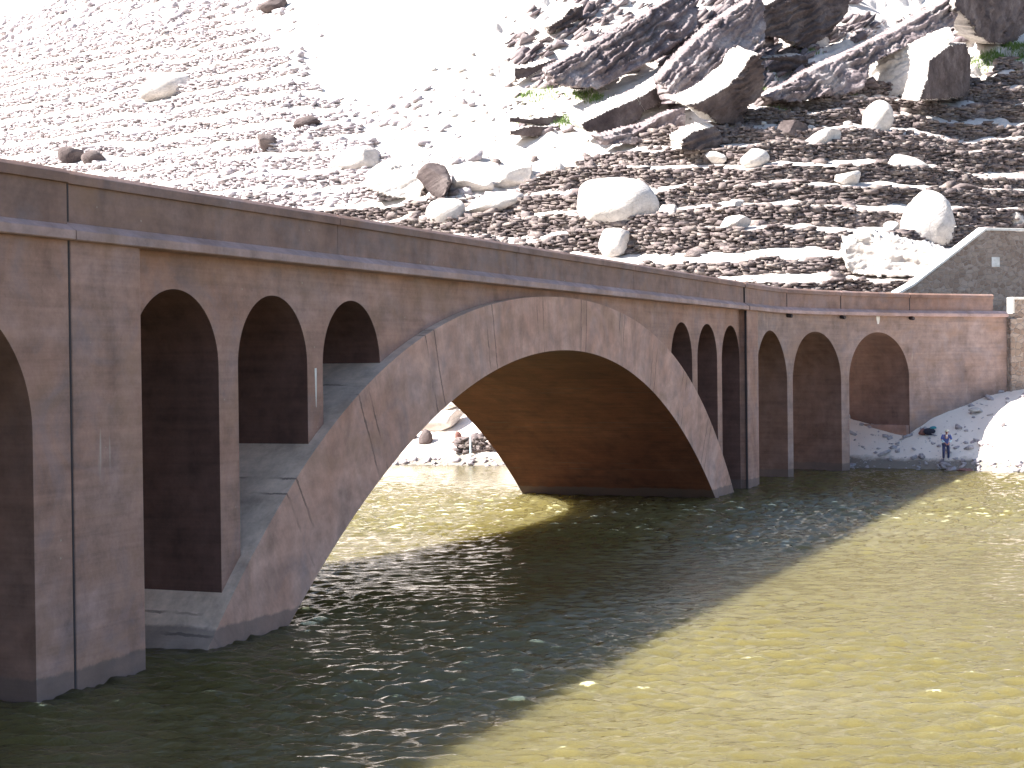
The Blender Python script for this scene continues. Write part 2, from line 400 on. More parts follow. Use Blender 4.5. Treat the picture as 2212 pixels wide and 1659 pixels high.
for i, (a, b_, d) in enumerate(segs):
    pr = sweep(shift(PAR, d), a, b_).build('parapet', MT['parapet'], bridge)
    sweep(shift(COP, d), a, b_).build('coping', MT['parapet'], pr, bevel=.012)
for p in (mirror(PAR),): sweep(p, -34., 72.).build('parapet', MT['parapet'], bridge)
sweep(mirror(CORN), -34., 72.).build('cornice', MT['cornice'], bridge)
sweep([(.5, 8.10), (8.64, 8.10), (8.64, 8.52), (.5, 8.52)], -33.9, 71.5).build('road_deck', MT['road'], bridge)
# expansion joints (tar-filled) and drain spouts
def joint(s, y, z0, z1, w=.035, y2=None):
    mb = MB(); y2 = .4 if y2 is None else y2
    vs = [bp(s-w, y, z0), bp(s+w, y, z0), bp(s+w, y2, z0), bp(s-w, y2, z0), bp(s-w, y, z1), bp(s+w, y, z1), bp(s+w, y2, z1), bp(s-w, y2, z1)]
    mb.add(vs, [(0, 3, 2, 1), (4, 5, 6, 7), (0, 1, 5, 4), (1, 2, 6, 5), (2, 3, 7, 6), (3, 0, 4, 7)])
    mb.build('expansion_joint', MT['tar'], bridge)
joint(-5.9, -.006, -2.5, 8.40, .022, .05); joint(-5.915, -.01, 8.74, 9.44, .022, .05)
joint(43.93, -.03, -2.5, 8.36, .03, .06); joint(43.935, .03, 8.74, 9.44, .03, .1)
for s in (51.48, 57.12, 63.38): joint(s, .045, 8.74, 9.44, .025, .2)
for s in (51.5, 57.1, 63.4):
    mb = MB(); mb.tube([bp(s, .3, 8.33), bp(s, -.22, 8.27)], [.10, .10], 10); mb.build('drain_spout', MT['tar'], bridge)
strip_wall([(63.08, -2., 2.25), (63.32, -2., 2.25)], .12, WD-.3).build('footing', MT['wall'], bridge, bevel=.02)
mb = MB(); mb.add([(3.74, .294, 5.95), (3.84, .294, 5.95), (3.76, .294, 5.45), (3.83, .294, 5.45), (3.785, .294, 5.0), (3.80, .294, 5.0)], [(0, 1, 3, 2), (2, 3, 5, 4)]); mb.build('lime_stain', MT['white'], bridge)
# lime runs under the third approach opening
mb = MB(); vs = []
for z, w in ((8.38, .16), (8.2, .15), (7.95, .07)):
    vs += [bp(60.6-w, .052, z), bp(60.6+w, .052, z)]
mb.add(vs, [(0, 2, 3, 1), (2, 4, 5, 3)]); mb.build('lime_stain', MT['white'], bridge)

# ------------------------------------------------------------------ hillside
def ctrl(xs, pts):
    p = np.array(pts, float); x = np.linspace(-140, 180, 1281); y = np.interp(x, p[:, 0], p[:, 1])
    k = np.hanning(25); k /= k.sum(); y = np.convolve(np.pad(y, 12, 'edge'), k, 'valid')
    return np.interp(xs, x, y)
SH_B = [(-140, 190), (-90, 158), (-60, 131), (-40, 116), (-25, 106), (-7.65, 98.2), (-.4, 95.2), (10, 92.4), (19, 90.0), (23, 87.4), (27, 84.7), (35, 80), (60, 66), (180, 20)]
SH_H = [(-140, 190), (-90, 158), (-60, 131), (-40, 116), (-25, 106), (-7.65, 98.5), (-.4, 96), (10, 92.5), (19, 90), (27, 91), (40, 95), (70, 107), (180, 150)]
def ys(x, u):
    w = sstep(u, 3, 16); return ctrl(x, SH_B)*(1-w)+ctrl(x, SH_H)*w
GU = np.array([-60, -10, 0, 10, 17, 22, 60, 110, 220.]); GZ = np.array([-12, -3., 0, 4.7, 7.5, 10.2, 33., 64., 128.])
TU = [22.0+3.35*i for i in range(23)]; RIS = .22
def tmask(x, u):
    xl = np.interp(u, [20, 28, 36, 45, 52, 58, 66], [-9, -7, -3, 10, 23, 33, 60])
    xr = np.interp(u, [20, 30, 36, 42, 50, 60, 80, 100], [12, 4, -4, -9, -13, -18, -30, -42])
    return np.maximum(sstep(x, xl-2.5, xl+2.5), .80*(1-sstep(x, xr-3, xr+3)))
def tw(x, u): return sstep(x, -30, 6)*.38*vnoise(x*.10, u*.11, seed=88)+(.15+.3*sstep(x, -12, 6))*vnoise(x*.42, u*.3, seed=89)
def riser(x, t):
    u = np.full_like(x, t)
    for _ in range(3): u = t+tw(x, u)
    return u
def zsurf(x, u, noise=True):
    u_true = u; g = np.interp(u, GU, GZ); u = u-tw(x, u)
    i = np.clip(np.floor((u-TU[0])/3.35), 0, 22); ub = TU[0]+3.35*i
    g0 = np.interp(ub, GU, GZ); g1 = np.interp(ub+3.35, GU, GZ); d = u-ub
    hw = np.minimum(1.4, (g1-g0)*(.64-.24*sstep(ub, 38, 54)*(1-sstep(x, -14, -4))))
    st = np.where(d < RIS, g0+hw*np.clip(d/RIS, 0, 1), g0+hw+(g1-g0-hw)*np.clip((d-RIS)/(3.35-RIS), 0, 1))
    inside = (u >= TU[0]) & (u < TU[-1]+3.35)
    mk = tmask(x, u)*inside*(.92+.35*vnoise(x*.13, i*5.3, seed=95))
    z = g+mk*(st-np.interp(u, GU, GZ)); u = u_true; mk = np.clip(mk, 0, 1)
    if noise:
        y = ys(x, u)
        rough = (1-.75*mk)*sstep(u, 2, 14)
        z = z+rough*(1.3*fbm(x*.13, y*.16, oct=4, seed=3)*sstep(u, 18, 36)+.38*fbm(x*.7, y*.8, oct=4, seed=9))
        # strata ledges running up to the right
        lw = sstep(u+3*fbm(x*.2, u*.2, oct=2, seed=91), 44, 52)*sstep(x+.35*(u-50)+9*fbm(x*.15, u*.25, oct=3, seed=93), 5, 15)*(1-.6*mk)
        for per, amp, sx, sd_ in ((3.1, .85, .55, 61), (1.05, .8, .50, 71)):
            q = z-sx*x+(.9*fbm(x*.16, y*.16, oct=3, seed=sd_)+.3*fbm(x*.8, y*.8, oct=2, seed=sd_+3))*per*.9
            fr = (q/per) % 1
            st_ = np.where(fr < .8, fr*.45/.8, .45+.55*(fr-.8)/.2)-fr
            on = sstep(fbm(x*.22, y*.30, oct=2, seed=sd_+7), -.25, .15)
            z = z+lw*amp*per*on*st_
        z = z+.20*fbm(x*.5, y*.5, oct=5, seed=5)*sstep(u, -1, 3)+.06*fbm(x*1.8, y*1.8, oct=3, seed=6)*sstep(u, -2, 2)
    return z
def usolve(x, y):
    lo = np.full_like(np.asarray(x, float), -60.); hi = np.full_like(lo, 220.)
    for _ in range(34):
        mi = (lo+hi)/2; f = ys(x, mi)+mi-y
        hi = np.where(f > 0, mi, hi); lo = np.where(f > 0, lo, mi)
    return (lo+hi)/2
def hz(x, y, noise=True): x = np.asarray(x, float); y = np.asarray(y, float); return zsurf(x, usolve(x, y), noise)
xs = np.unique(np.r_[np.linspace(-140, -50, 46), np.arange(-50, 56, .27), np.linspace(56, 180, 60)])
us = np.unique(np.round(np.r_[np.linspace(-60, -6, 14), np.arange(-6, 104, .27), np.linspace(104, 220, 60), np.array(TU)-.01, np.array(TU)+RIS], 3))
X, U = np.meshgrid(xs, us); Zh = zsurf(X, U); Yh = ys(X, U)+U
n0, n1 = X.shape; V = np.stack([X, Yh, Zh], -1).reshape(-1, 3)
idx = np.arange(n0*n1).reshape(n0, n1); F = np.stack([idx[:-1, :-1], idx[:-1, 1:], idx[1:, 1:], idx[1:, :-1]], -1).reshape(-1, 4)
hill = np_mesh('hillside', V, F, MT['hill']); tag(hill, kind='structure')
from mathutils.bvhtree import BVHTree
HB = BVHTree.FromPolygons([tuple(p) for p in V.tolist()], [tuple(q) for q in F.tolist()])
def at(px, py):
    """point of the hillside seen along the direction of a photograph pixel"""
    h = HB.ray_cast(Vector((0, 0, CAMZ)), Vector(rayd(px, py)).normalized())[0]
    return np.array(h)
def ground(x, y):
    h = HB.ray_cast(Vector((x, y, 200)), Vector((0, 0, -1)))[0]
    return h.z if h is not None else 0.

# ------------------------------------------------------------------ stones
CUBE = np.array([(-1, -1, -1), (1, -1, -1), (1, 1, -1), (-1, 1, -1), (-1, -1, 1), (1, -1, 1), (1, 1, 1), (-1, 1, 1)], float)*.5
CF = np.array([(0, 3, 2, 1), (4, 5, 6, 7), (0, 1, 5, 4), (1, 2, 6, 5), (2, 3, 7, 6), (3, 0, 4, 7)])
def rotm(ax, ay, az):
    cx_, sx = np.cos(ax), np.sin(ax); cy_, sy = np.cos(ay), np.sin(ay); cz, sz = np.cos(az), np.sin(az)
    return np.stack([np.stack([cz*cy_, cz*sy*sx-sz*cx_, cz*sy*cx_+sz*sx], -1), np.stack([sz*cy_, sz*sy*sx+cz*cx_, sz*sy*cx_-cz*sx], -1), np.stack([-sy, cy_*sx, cy_*cx_], -1)], -2)
def stones(P, S, rot, jit=.22, rng=RNG):
    """P (n,3) centres, S (n,3) sizes, rot (n,3) euler -> V, F"""
    n = len(P); v = CUBE[None]+rng.uniform(-jit, jit, (n, 8, 3)); v = v*S[:, None, :]
    v = np.einsum('nij,nkj->nki', rotm(*rot.T), v)+P[:, None, :]
    f = CF[None]+8*np.arange(n)[:, None, None]
    return v.reshape(-1, 3), f.reshape(-1, 4)
def place_at(lbl, name, V, F, mt, cat, group=None, smooth=False, parent=None):
    c = np.array([V[:, 0].mean(), V[:, 1].mean(), V[:, 2].min()])
    o = np_mesh(name, V-c, F, mt, smooth=smooth, loc=tuple(c)); tag(o, lbl, cat, group, 'thing'); return o
ORD = ['lowest', 'second', 'third', 'fourth', 'fifth', 'sixth', 'seventh', 'eighth', 'ninth', 'tenth', 'eleventh', 'twelfth', 'thirteenth', 'fourteenth', 'fifteenth', 'sixteenth', 'seventeenth', 'eighteenth', 'nineteenth', 'twentieth', 'twenty-first']
def terrace_wall(u, x0, x1, label, group):
    P = []; S = []; Ro = []
    step = .03; xx = np.arange(x0, x1, .1)
    ur = riser(xx, u); zb = zsurf(xx, ur-.10); zt = zsurf(xx, ur+RIS+.08); yb = ys(xx, ur)+ur
    H = float(np.max(zt-zb)); z = -.12; row = 0
    while z < H+.02:
        hrow = RNG.uniform(.10, .21); x = x0+RNG.uniform(-.3, 0)
        while x < x1:
            big_ = RNG.random() < .13; w = RNG.uniform(.22, .85)*(1.6 if big_ else 1)
            c = x+w/2; zb_ = np.interp(c, xx, zb); zt_ = np.interp(c, xx, zt); y_ = np.interp(c, xx, yb)
            ruin = .08*vnoise(np.array(c*.35), np.array(u*3.1), seed=31)+.1*vnoise(np.array(c*1.1), np.array(u*1.7), seed=33)
            if zb_+z < zt_+ruin*1.6-.02:
                f = z/max(.4, zt_-zb_)
                P.append((c, y_+RIS*f*.8-.16+RNG.uniform(-.14, .13), zb_+z+hrow/2)); S.append((w*1.05, RNG.uniform(.45, .75), hrow*(RNG.uniform(1.5, 2.1) if big_ else RNG.uniform(.75, 1.2))))
                Ro.append((RNG.normal(0, .12), RNG.normal(0, .07), RNG.normal(0, .24)))
            x += w
        z += hrow*.93
    if len(P) < 4: return
    V_, F_ = stones(np.array(P), np.array(S), np.array(Ro), .23)
    place_at(label, 'terrace_wall', V_, F_, MT['midstone' if x1 < 2 else 'drystone'], 'wall', group)  # sunlit left walls get paler stone, shaded right walls darker: light in colour
def runs(u, lim, lo, hi):
    x = np.arange(lo, hi, .25); mk = tmask(x, np.full_like(x, u)) > lim; out = []; s = None
    for a, b_ in zip(x, mk):
        if b_ and s is None: s = a
        if not b_ and s is not None: out.append((s, a)); s = None
    if s is not None: out.append((s, hi))
    return out
wi = 0
for i, u in enumerate(TU[:21]):
    for a, b_ in runs(u, .45, -74., 50.):
        if b_-a < 2: continue
        if a < -12 and b_ > 10:
            side = 'runs the whole width of the slope'; 
        elif a < -12: side = 'on the pale left slope'
        else: side = 'on the shaded right slope'
        terrace_wall(u, a, b_, 'low dry-stone terrace wall %s, %s row above the bridge' % (side, ORD[i]), 'dry-stone terrace walls on the hillside')

# clipped-sphere rocks
def ico(sub):
    bm = bmesh.new(); bmesh.ops.create_icosphere(bm, subdivisions=sub, radius=1.); v = np.array([q.co[:] for q in bm.verts]); f = np.array([[q.index for q in p.verts] for p in bm.faces]); bm.free(); return v, f
ICO = {s: ico(s) for s in (2, 3, 4, 5)}
def rock(sub, size, rot=(0, 0, 0), planes=11, seed=0, rough=.06, strata=0., rnd=.0, depth=(.55, .9)):
    rg = np.random.default_rng(seed); v, f = ICO[sub]; v = v.copy()
    for _ in range(planes):
        n = rg.normal(size=3); n /= np.linalg.norm(n); d = rg.uniform(*depth); e = v@n-d
        v = v-np.where(e > 0, e*(1-rnd), 0)[:, None]*n
    nn = v/np.linalg.norm(v, axis=1, keepdims=True)
    v = v+nn*(rough*fbm(v[:, 0]*2+seed, v[:, 1]*2, v[:, 2]*2, 4, seed))[:, None]
    if strata:
        w = np.abs(((v[:, 2]+.15*fbm(v[:, 0]*1.5, v[:, 1]*1.5, v[:, 2]*1.5, 3, seed))*5.5) % 1-.5)*2
        v[:, :2] += nn[:, :2]*(strata*(w-.5))[:, None]
    v = v*np.array(size)*.5
    M_ = rotm(*[np.array([a]) for a in rot])[0]
    return v@M_.T, f
def boulder(x0, y0, x1, y1, label, seed, rot=(0, 0, 0), mt='rock', dep=.8, sub=4, lift=.30, group=None, name='boulder', **k):
    p = at((x0+x1)/2, y1); m_ = p[1]/PF; w = (x1-x0)*m_; h = (y1-y0)*m_
    v, f = rock(sub, (w*1.08, max(w, h)*dep, h*1.12), rot, seed=seed, **k)
    # fit to the wanted width and height
    v[:, 0] *= w/np.ptp(v[:, 0]); v[:, 2] *= h*1.04/np.ptp(v[:, 2])
    v = v-np.array([0, 0, v[:, 2].min()])+p+np.array([0, np.ptp(v[:, 1])*lift, -.06*h])
    return place_at(label, name, v, f, MT[mt], 'rock', group, smooth=False)
def slabs(x0, y0, x1, y1, n, label, seed, dip=30, L=(1.5, 4.), T=(.25, .8), W=(1., 2.2), mt='darkrock', sub=3, ymin=0., name='rock_outcrop', skew=0., yaw=(-.5, .3), big=None):
    """a ledge of tilted slabs: many faceted plates lying with the strata, one mesh"""
    rg = np.random.default_rng(seed); VV = []; FF = []; k = 0
    for i in range(n):
        fx = rg.random(); fy = rg.random()
        px = x0+(x1-x0)*fx; py = y0+(y1-y0)*fy+skew*(fx-.5)
        p = at(px, py); l = rg.uniform(*L); t = rg.uniform(*T); w = rg.uniform(*W)
        v, f = rock(sub, (l, w, t), (rg.normal(.15, .12), -R(dip)+rg.normal(0, .10), rg.uniform(*yaw)), planes=10, seed=int(rg.integers(1e6)), rough=.07, depth=(.5, .85))
        v = v+p+np.array([0, .1*w, t*.25]); VV.append(v); FF.append(f+k); k += len(v)
    for b_ in (big or []):
        bx0, by0, bx1, by1, dp, rot = b_
        p = at((bx0+bx1)/2, by1); m_ = p[1]/PF; w = (bx1-bx0)*m_; h = (by1-by0)*m_
        v, f = rock(5, (w, max(w, h)*dp, h), rot, planes=14, seed=int(rg.integers(1e6)), rough=.05, strata=.06, depth=(.5, .82))
        v[:, 0] *= w/np.ptp(v[:, 0]); v[:, 2] *= h*1.04/np.ptp(v[:, 2])
        v = v-np.array([0, 0, v[:, 2].min()])+p+np.array([0, np.ptp(v[:, 1])*.25, -.05*h]); VV.append(v); FF.append(f+k); k += len(v)
    return place_at(label, name, np.vstack(VV), np.vstack(FF), MT[mt], 'rock outcrop')
def inpoly(px, py, poly):
    c = np.zeros(px.shape, bool); n = len(poly)
    for i in range(n):
        (x0, y0), (x1, y1) = poly[i], poly[(i+1) % n]
        k = ((y0 > py) != (y1 > py)) & (px < (x1-x0)*(py-y0)/(y1-y0+1e-9)+x0); c ^= k
    return c
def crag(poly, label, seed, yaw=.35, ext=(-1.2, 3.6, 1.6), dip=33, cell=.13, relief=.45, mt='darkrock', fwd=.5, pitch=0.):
    """rock body: its exposed face has the given outline, stepped along tilted strata; the body runs back into the slope by ext"""
    yaw = yaw+.25 if yaw > 0 else yaw
    poly = [tuple(map(float, p)) for p in poly]; b0 = max(poly, key=lambda p: p[1]); cxp = sum(p[0] for p in poly)/len(poly)
    p0 = at(cxp, b0[1]); n = np.array([math.sin(yaw)*math.cos(pitch), -math.cos(yaw)*math.cos(pitch), math.sin(pitch)]); p0 = p0+n*fwd
    C = np.array([0, 0, CAMZ]); pts = []
    for p in poly:
        d = rayd(*p); pts.append(C+d*(((p0-C)@n)/(d@n)))
    a = np.array([math.cos(yaw), math.sin(yaw), 0]); b_ = np.cross(a, -n); b_ = b_*np.sign(b_[2])
    pa = [((q-p0)@a, (q-p0)@b_) for q in pts]
    ga = np.arange(min(q[0] for q in pa)-cell, max(q[0] for q in pa)+2*cell, cell); gb = np.arange(min(q[1] for q in pa)-cell-.5, max(q[1] for q in pa)+2*cell, cell)
    Aq, Bq = np.meshgrid(ga, gb); jx = .45*cell*vnoise(Aq*9, Bq*9, seed=seed); jy = .45*cell*vnoise(Aq*9, Bq*9, seed=seed+1)
    ca = (Aq[:-1, :-1]+Aq[1:, 1:])/2; cb = (Bq[:-1, :-1]+Bq[1:, 1:])/2
    wob = .22*fbm(ca*1.1, cb*1.1, oct=3, seed=seed+2); keep = inpoly(ca+wob, cb+wob*.6, pa)
    q = Bq-math.tan(R(dip))*Aq+.75*fbm(Aq*.45, Bq*.45, oct=4, seed=seed+4); al = Aq+math.tan(R(dip))*Bq; q = q+.14*_hash(np.floor(al/1.3+.8*vnoise(q*.8, Aq*.2, seed=seed+9)), np.floor(q/1.1), np.zeros_like(q), seed+3)
    q2 = q/.46; st = .65*((np.floor(q2)*.37+np.floor(q2+.5*vnoise(Aq*.3, Bq*.3, seed=seed+5))*.21) % 1.0)+.35*((np.floor(q2*2.7)*.43) % 1.0)
    dz = relief*(st-.4)*(.35+1.1*sstep(fbm(Aq*.35, Bq*.5, oct=2, seed=seed+12), -.35, .4))+.55*relief*fbm(Aq*.6, Bq*.6, oct=4, seed=seed+6)
    base = p0+(Aq+jx)[..., None]*a+(Bq+jy)[..., None]*b_+dz[..., None]*n
    e = np.array(ext, float)*.62; LAY = 6; nv = Aq.size; V_ = []
    for l in range(LAY):
        t = l/(LAY-1); off = .28*t*fbm(Aq*.7+l*2.3, Bq*.7, oct=3, seed=seed+8); V_.append((base+e*t+(off[..., None])*(b_*1.+a*.6)-(dz*t)[..., None]*n).reshape(-1, 3))
    V_ = np.vstack(V_); id_ = np.arange(nv).reshape(Aq.shape); F_ = []
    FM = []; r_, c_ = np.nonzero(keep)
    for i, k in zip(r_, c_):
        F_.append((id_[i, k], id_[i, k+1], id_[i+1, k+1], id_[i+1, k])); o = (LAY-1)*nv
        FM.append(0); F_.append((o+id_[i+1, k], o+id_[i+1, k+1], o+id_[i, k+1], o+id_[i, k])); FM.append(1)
        for di, dk, (u1, v1), (u2, v2) in ((-1, 0, (0, 0), (0, 1)), (1, 0, (1, 1), (1, 0)), (0, -1, (1, 0), (0, 0)), (0, 1, (0, 1), (1, 1))):
            ii, kk = i+di, k+dk
            if not (0 <= ii < keep.shape[0] and 0 <= kk < keep.shape[1] and keep[ii, kk]):
                x0, x1 = id_[i+u1, k+v1], id_[i+u2, k+v2]
                for l in range(LAY-1): F_.append((l*nv+x0, (l+1)*nv+x0, (l+1)*nv+x1, l*nv+x1)); FM.append(1)
    F_ = np.array(F_); used = np.unique(F_); mp = np.full(len(V_), -1); mp[used] = np.arange(len(used))
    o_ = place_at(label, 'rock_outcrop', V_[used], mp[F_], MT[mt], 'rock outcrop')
    o_.data.materials.append(MT['rock' if mt != 'plate' else 'plate']); o_.data.polygons.foreach_set('material_index', np.array(FM, np.int32)); return o_  # darkrock crags: shade painted into the front faces, tops and sides kept pale
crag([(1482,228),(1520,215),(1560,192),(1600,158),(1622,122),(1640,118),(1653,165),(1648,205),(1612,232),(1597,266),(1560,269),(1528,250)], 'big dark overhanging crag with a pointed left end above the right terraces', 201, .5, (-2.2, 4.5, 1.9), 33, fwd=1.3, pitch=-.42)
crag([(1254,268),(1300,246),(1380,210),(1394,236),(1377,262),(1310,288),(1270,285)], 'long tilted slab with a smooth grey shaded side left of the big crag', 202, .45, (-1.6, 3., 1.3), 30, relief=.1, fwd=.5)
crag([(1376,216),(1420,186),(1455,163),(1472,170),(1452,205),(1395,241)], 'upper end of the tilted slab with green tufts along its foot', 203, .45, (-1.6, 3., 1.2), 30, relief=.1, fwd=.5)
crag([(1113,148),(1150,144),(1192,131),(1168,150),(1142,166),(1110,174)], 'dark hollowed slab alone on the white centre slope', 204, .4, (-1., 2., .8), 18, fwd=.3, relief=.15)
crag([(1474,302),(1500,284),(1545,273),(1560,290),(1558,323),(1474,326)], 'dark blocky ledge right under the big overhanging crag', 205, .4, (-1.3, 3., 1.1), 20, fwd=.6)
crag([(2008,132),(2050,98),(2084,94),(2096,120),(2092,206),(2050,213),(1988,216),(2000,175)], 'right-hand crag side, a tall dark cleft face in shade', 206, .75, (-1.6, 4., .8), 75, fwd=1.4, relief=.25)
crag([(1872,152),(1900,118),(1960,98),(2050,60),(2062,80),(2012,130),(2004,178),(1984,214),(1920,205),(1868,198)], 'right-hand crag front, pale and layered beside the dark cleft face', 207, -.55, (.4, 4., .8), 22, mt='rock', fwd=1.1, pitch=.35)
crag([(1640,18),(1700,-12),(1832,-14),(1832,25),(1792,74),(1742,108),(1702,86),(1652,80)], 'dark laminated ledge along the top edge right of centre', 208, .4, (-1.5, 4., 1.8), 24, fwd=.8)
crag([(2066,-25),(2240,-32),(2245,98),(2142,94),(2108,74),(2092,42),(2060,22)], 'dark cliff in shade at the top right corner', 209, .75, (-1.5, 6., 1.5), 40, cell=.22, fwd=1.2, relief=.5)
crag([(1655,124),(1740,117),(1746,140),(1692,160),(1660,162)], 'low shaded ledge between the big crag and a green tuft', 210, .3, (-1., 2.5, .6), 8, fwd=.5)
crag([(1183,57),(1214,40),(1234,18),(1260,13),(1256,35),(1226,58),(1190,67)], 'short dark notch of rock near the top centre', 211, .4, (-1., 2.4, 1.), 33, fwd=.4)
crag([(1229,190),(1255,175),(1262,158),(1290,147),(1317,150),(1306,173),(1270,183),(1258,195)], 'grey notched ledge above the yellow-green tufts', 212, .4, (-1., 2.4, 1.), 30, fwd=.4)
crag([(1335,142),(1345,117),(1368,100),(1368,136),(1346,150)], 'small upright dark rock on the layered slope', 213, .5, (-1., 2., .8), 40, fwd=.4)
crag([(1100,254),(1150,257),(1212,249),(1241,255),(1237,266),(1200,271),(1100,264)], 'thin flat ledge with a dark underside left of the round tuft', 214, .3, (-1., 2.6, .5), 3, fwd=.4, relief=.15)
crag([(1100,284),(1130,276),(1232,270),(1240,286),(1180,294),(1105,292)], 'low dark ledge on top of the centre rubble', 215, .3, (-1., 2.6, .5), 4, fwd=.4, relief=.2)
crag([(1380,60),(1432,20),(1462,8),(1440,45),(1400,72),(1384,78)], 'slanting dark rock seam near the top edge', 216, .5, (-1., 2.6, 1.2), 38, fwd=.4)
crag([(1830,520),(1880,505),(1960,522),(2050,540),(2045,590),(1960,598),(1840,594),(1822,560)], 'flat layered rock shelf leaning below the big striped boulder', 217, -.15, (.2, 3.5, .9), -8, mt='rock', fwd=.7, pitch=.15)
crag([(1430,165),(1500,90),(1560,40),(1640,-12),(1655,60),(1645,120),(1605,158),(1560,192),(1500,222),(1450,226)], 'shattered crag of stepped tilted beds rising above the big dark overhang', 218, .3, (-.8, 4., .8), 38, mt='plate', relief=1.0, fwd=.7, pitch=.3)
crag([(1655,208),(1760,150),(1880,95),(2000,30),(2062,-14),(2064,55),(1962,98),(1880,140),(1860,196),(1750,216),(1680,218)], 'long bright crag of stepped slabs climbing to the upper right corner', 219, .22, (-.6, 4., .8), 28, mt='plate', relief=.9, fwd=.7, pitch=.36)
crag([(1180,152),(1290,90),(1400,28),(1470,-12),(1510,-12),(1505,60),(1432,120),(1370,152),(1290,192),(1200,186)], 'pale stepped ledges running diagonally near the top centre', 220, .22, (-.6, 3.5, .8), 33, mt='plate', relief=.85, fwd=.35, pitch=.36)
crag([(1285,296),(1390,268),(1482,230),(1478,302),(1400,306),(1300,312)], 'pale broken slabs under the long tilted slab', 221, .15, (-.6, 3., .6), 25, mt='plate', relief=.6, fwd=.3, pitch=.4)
crag([(780,402),(850,360),(925,338),(930,372),(905,432),(850,425)], 'long pale slab leaning on the block with the dark right face', 222, .0, (-.4, 3., .6), 26, mt='rock', relief=.4, fwd=.4, pitch=.45)
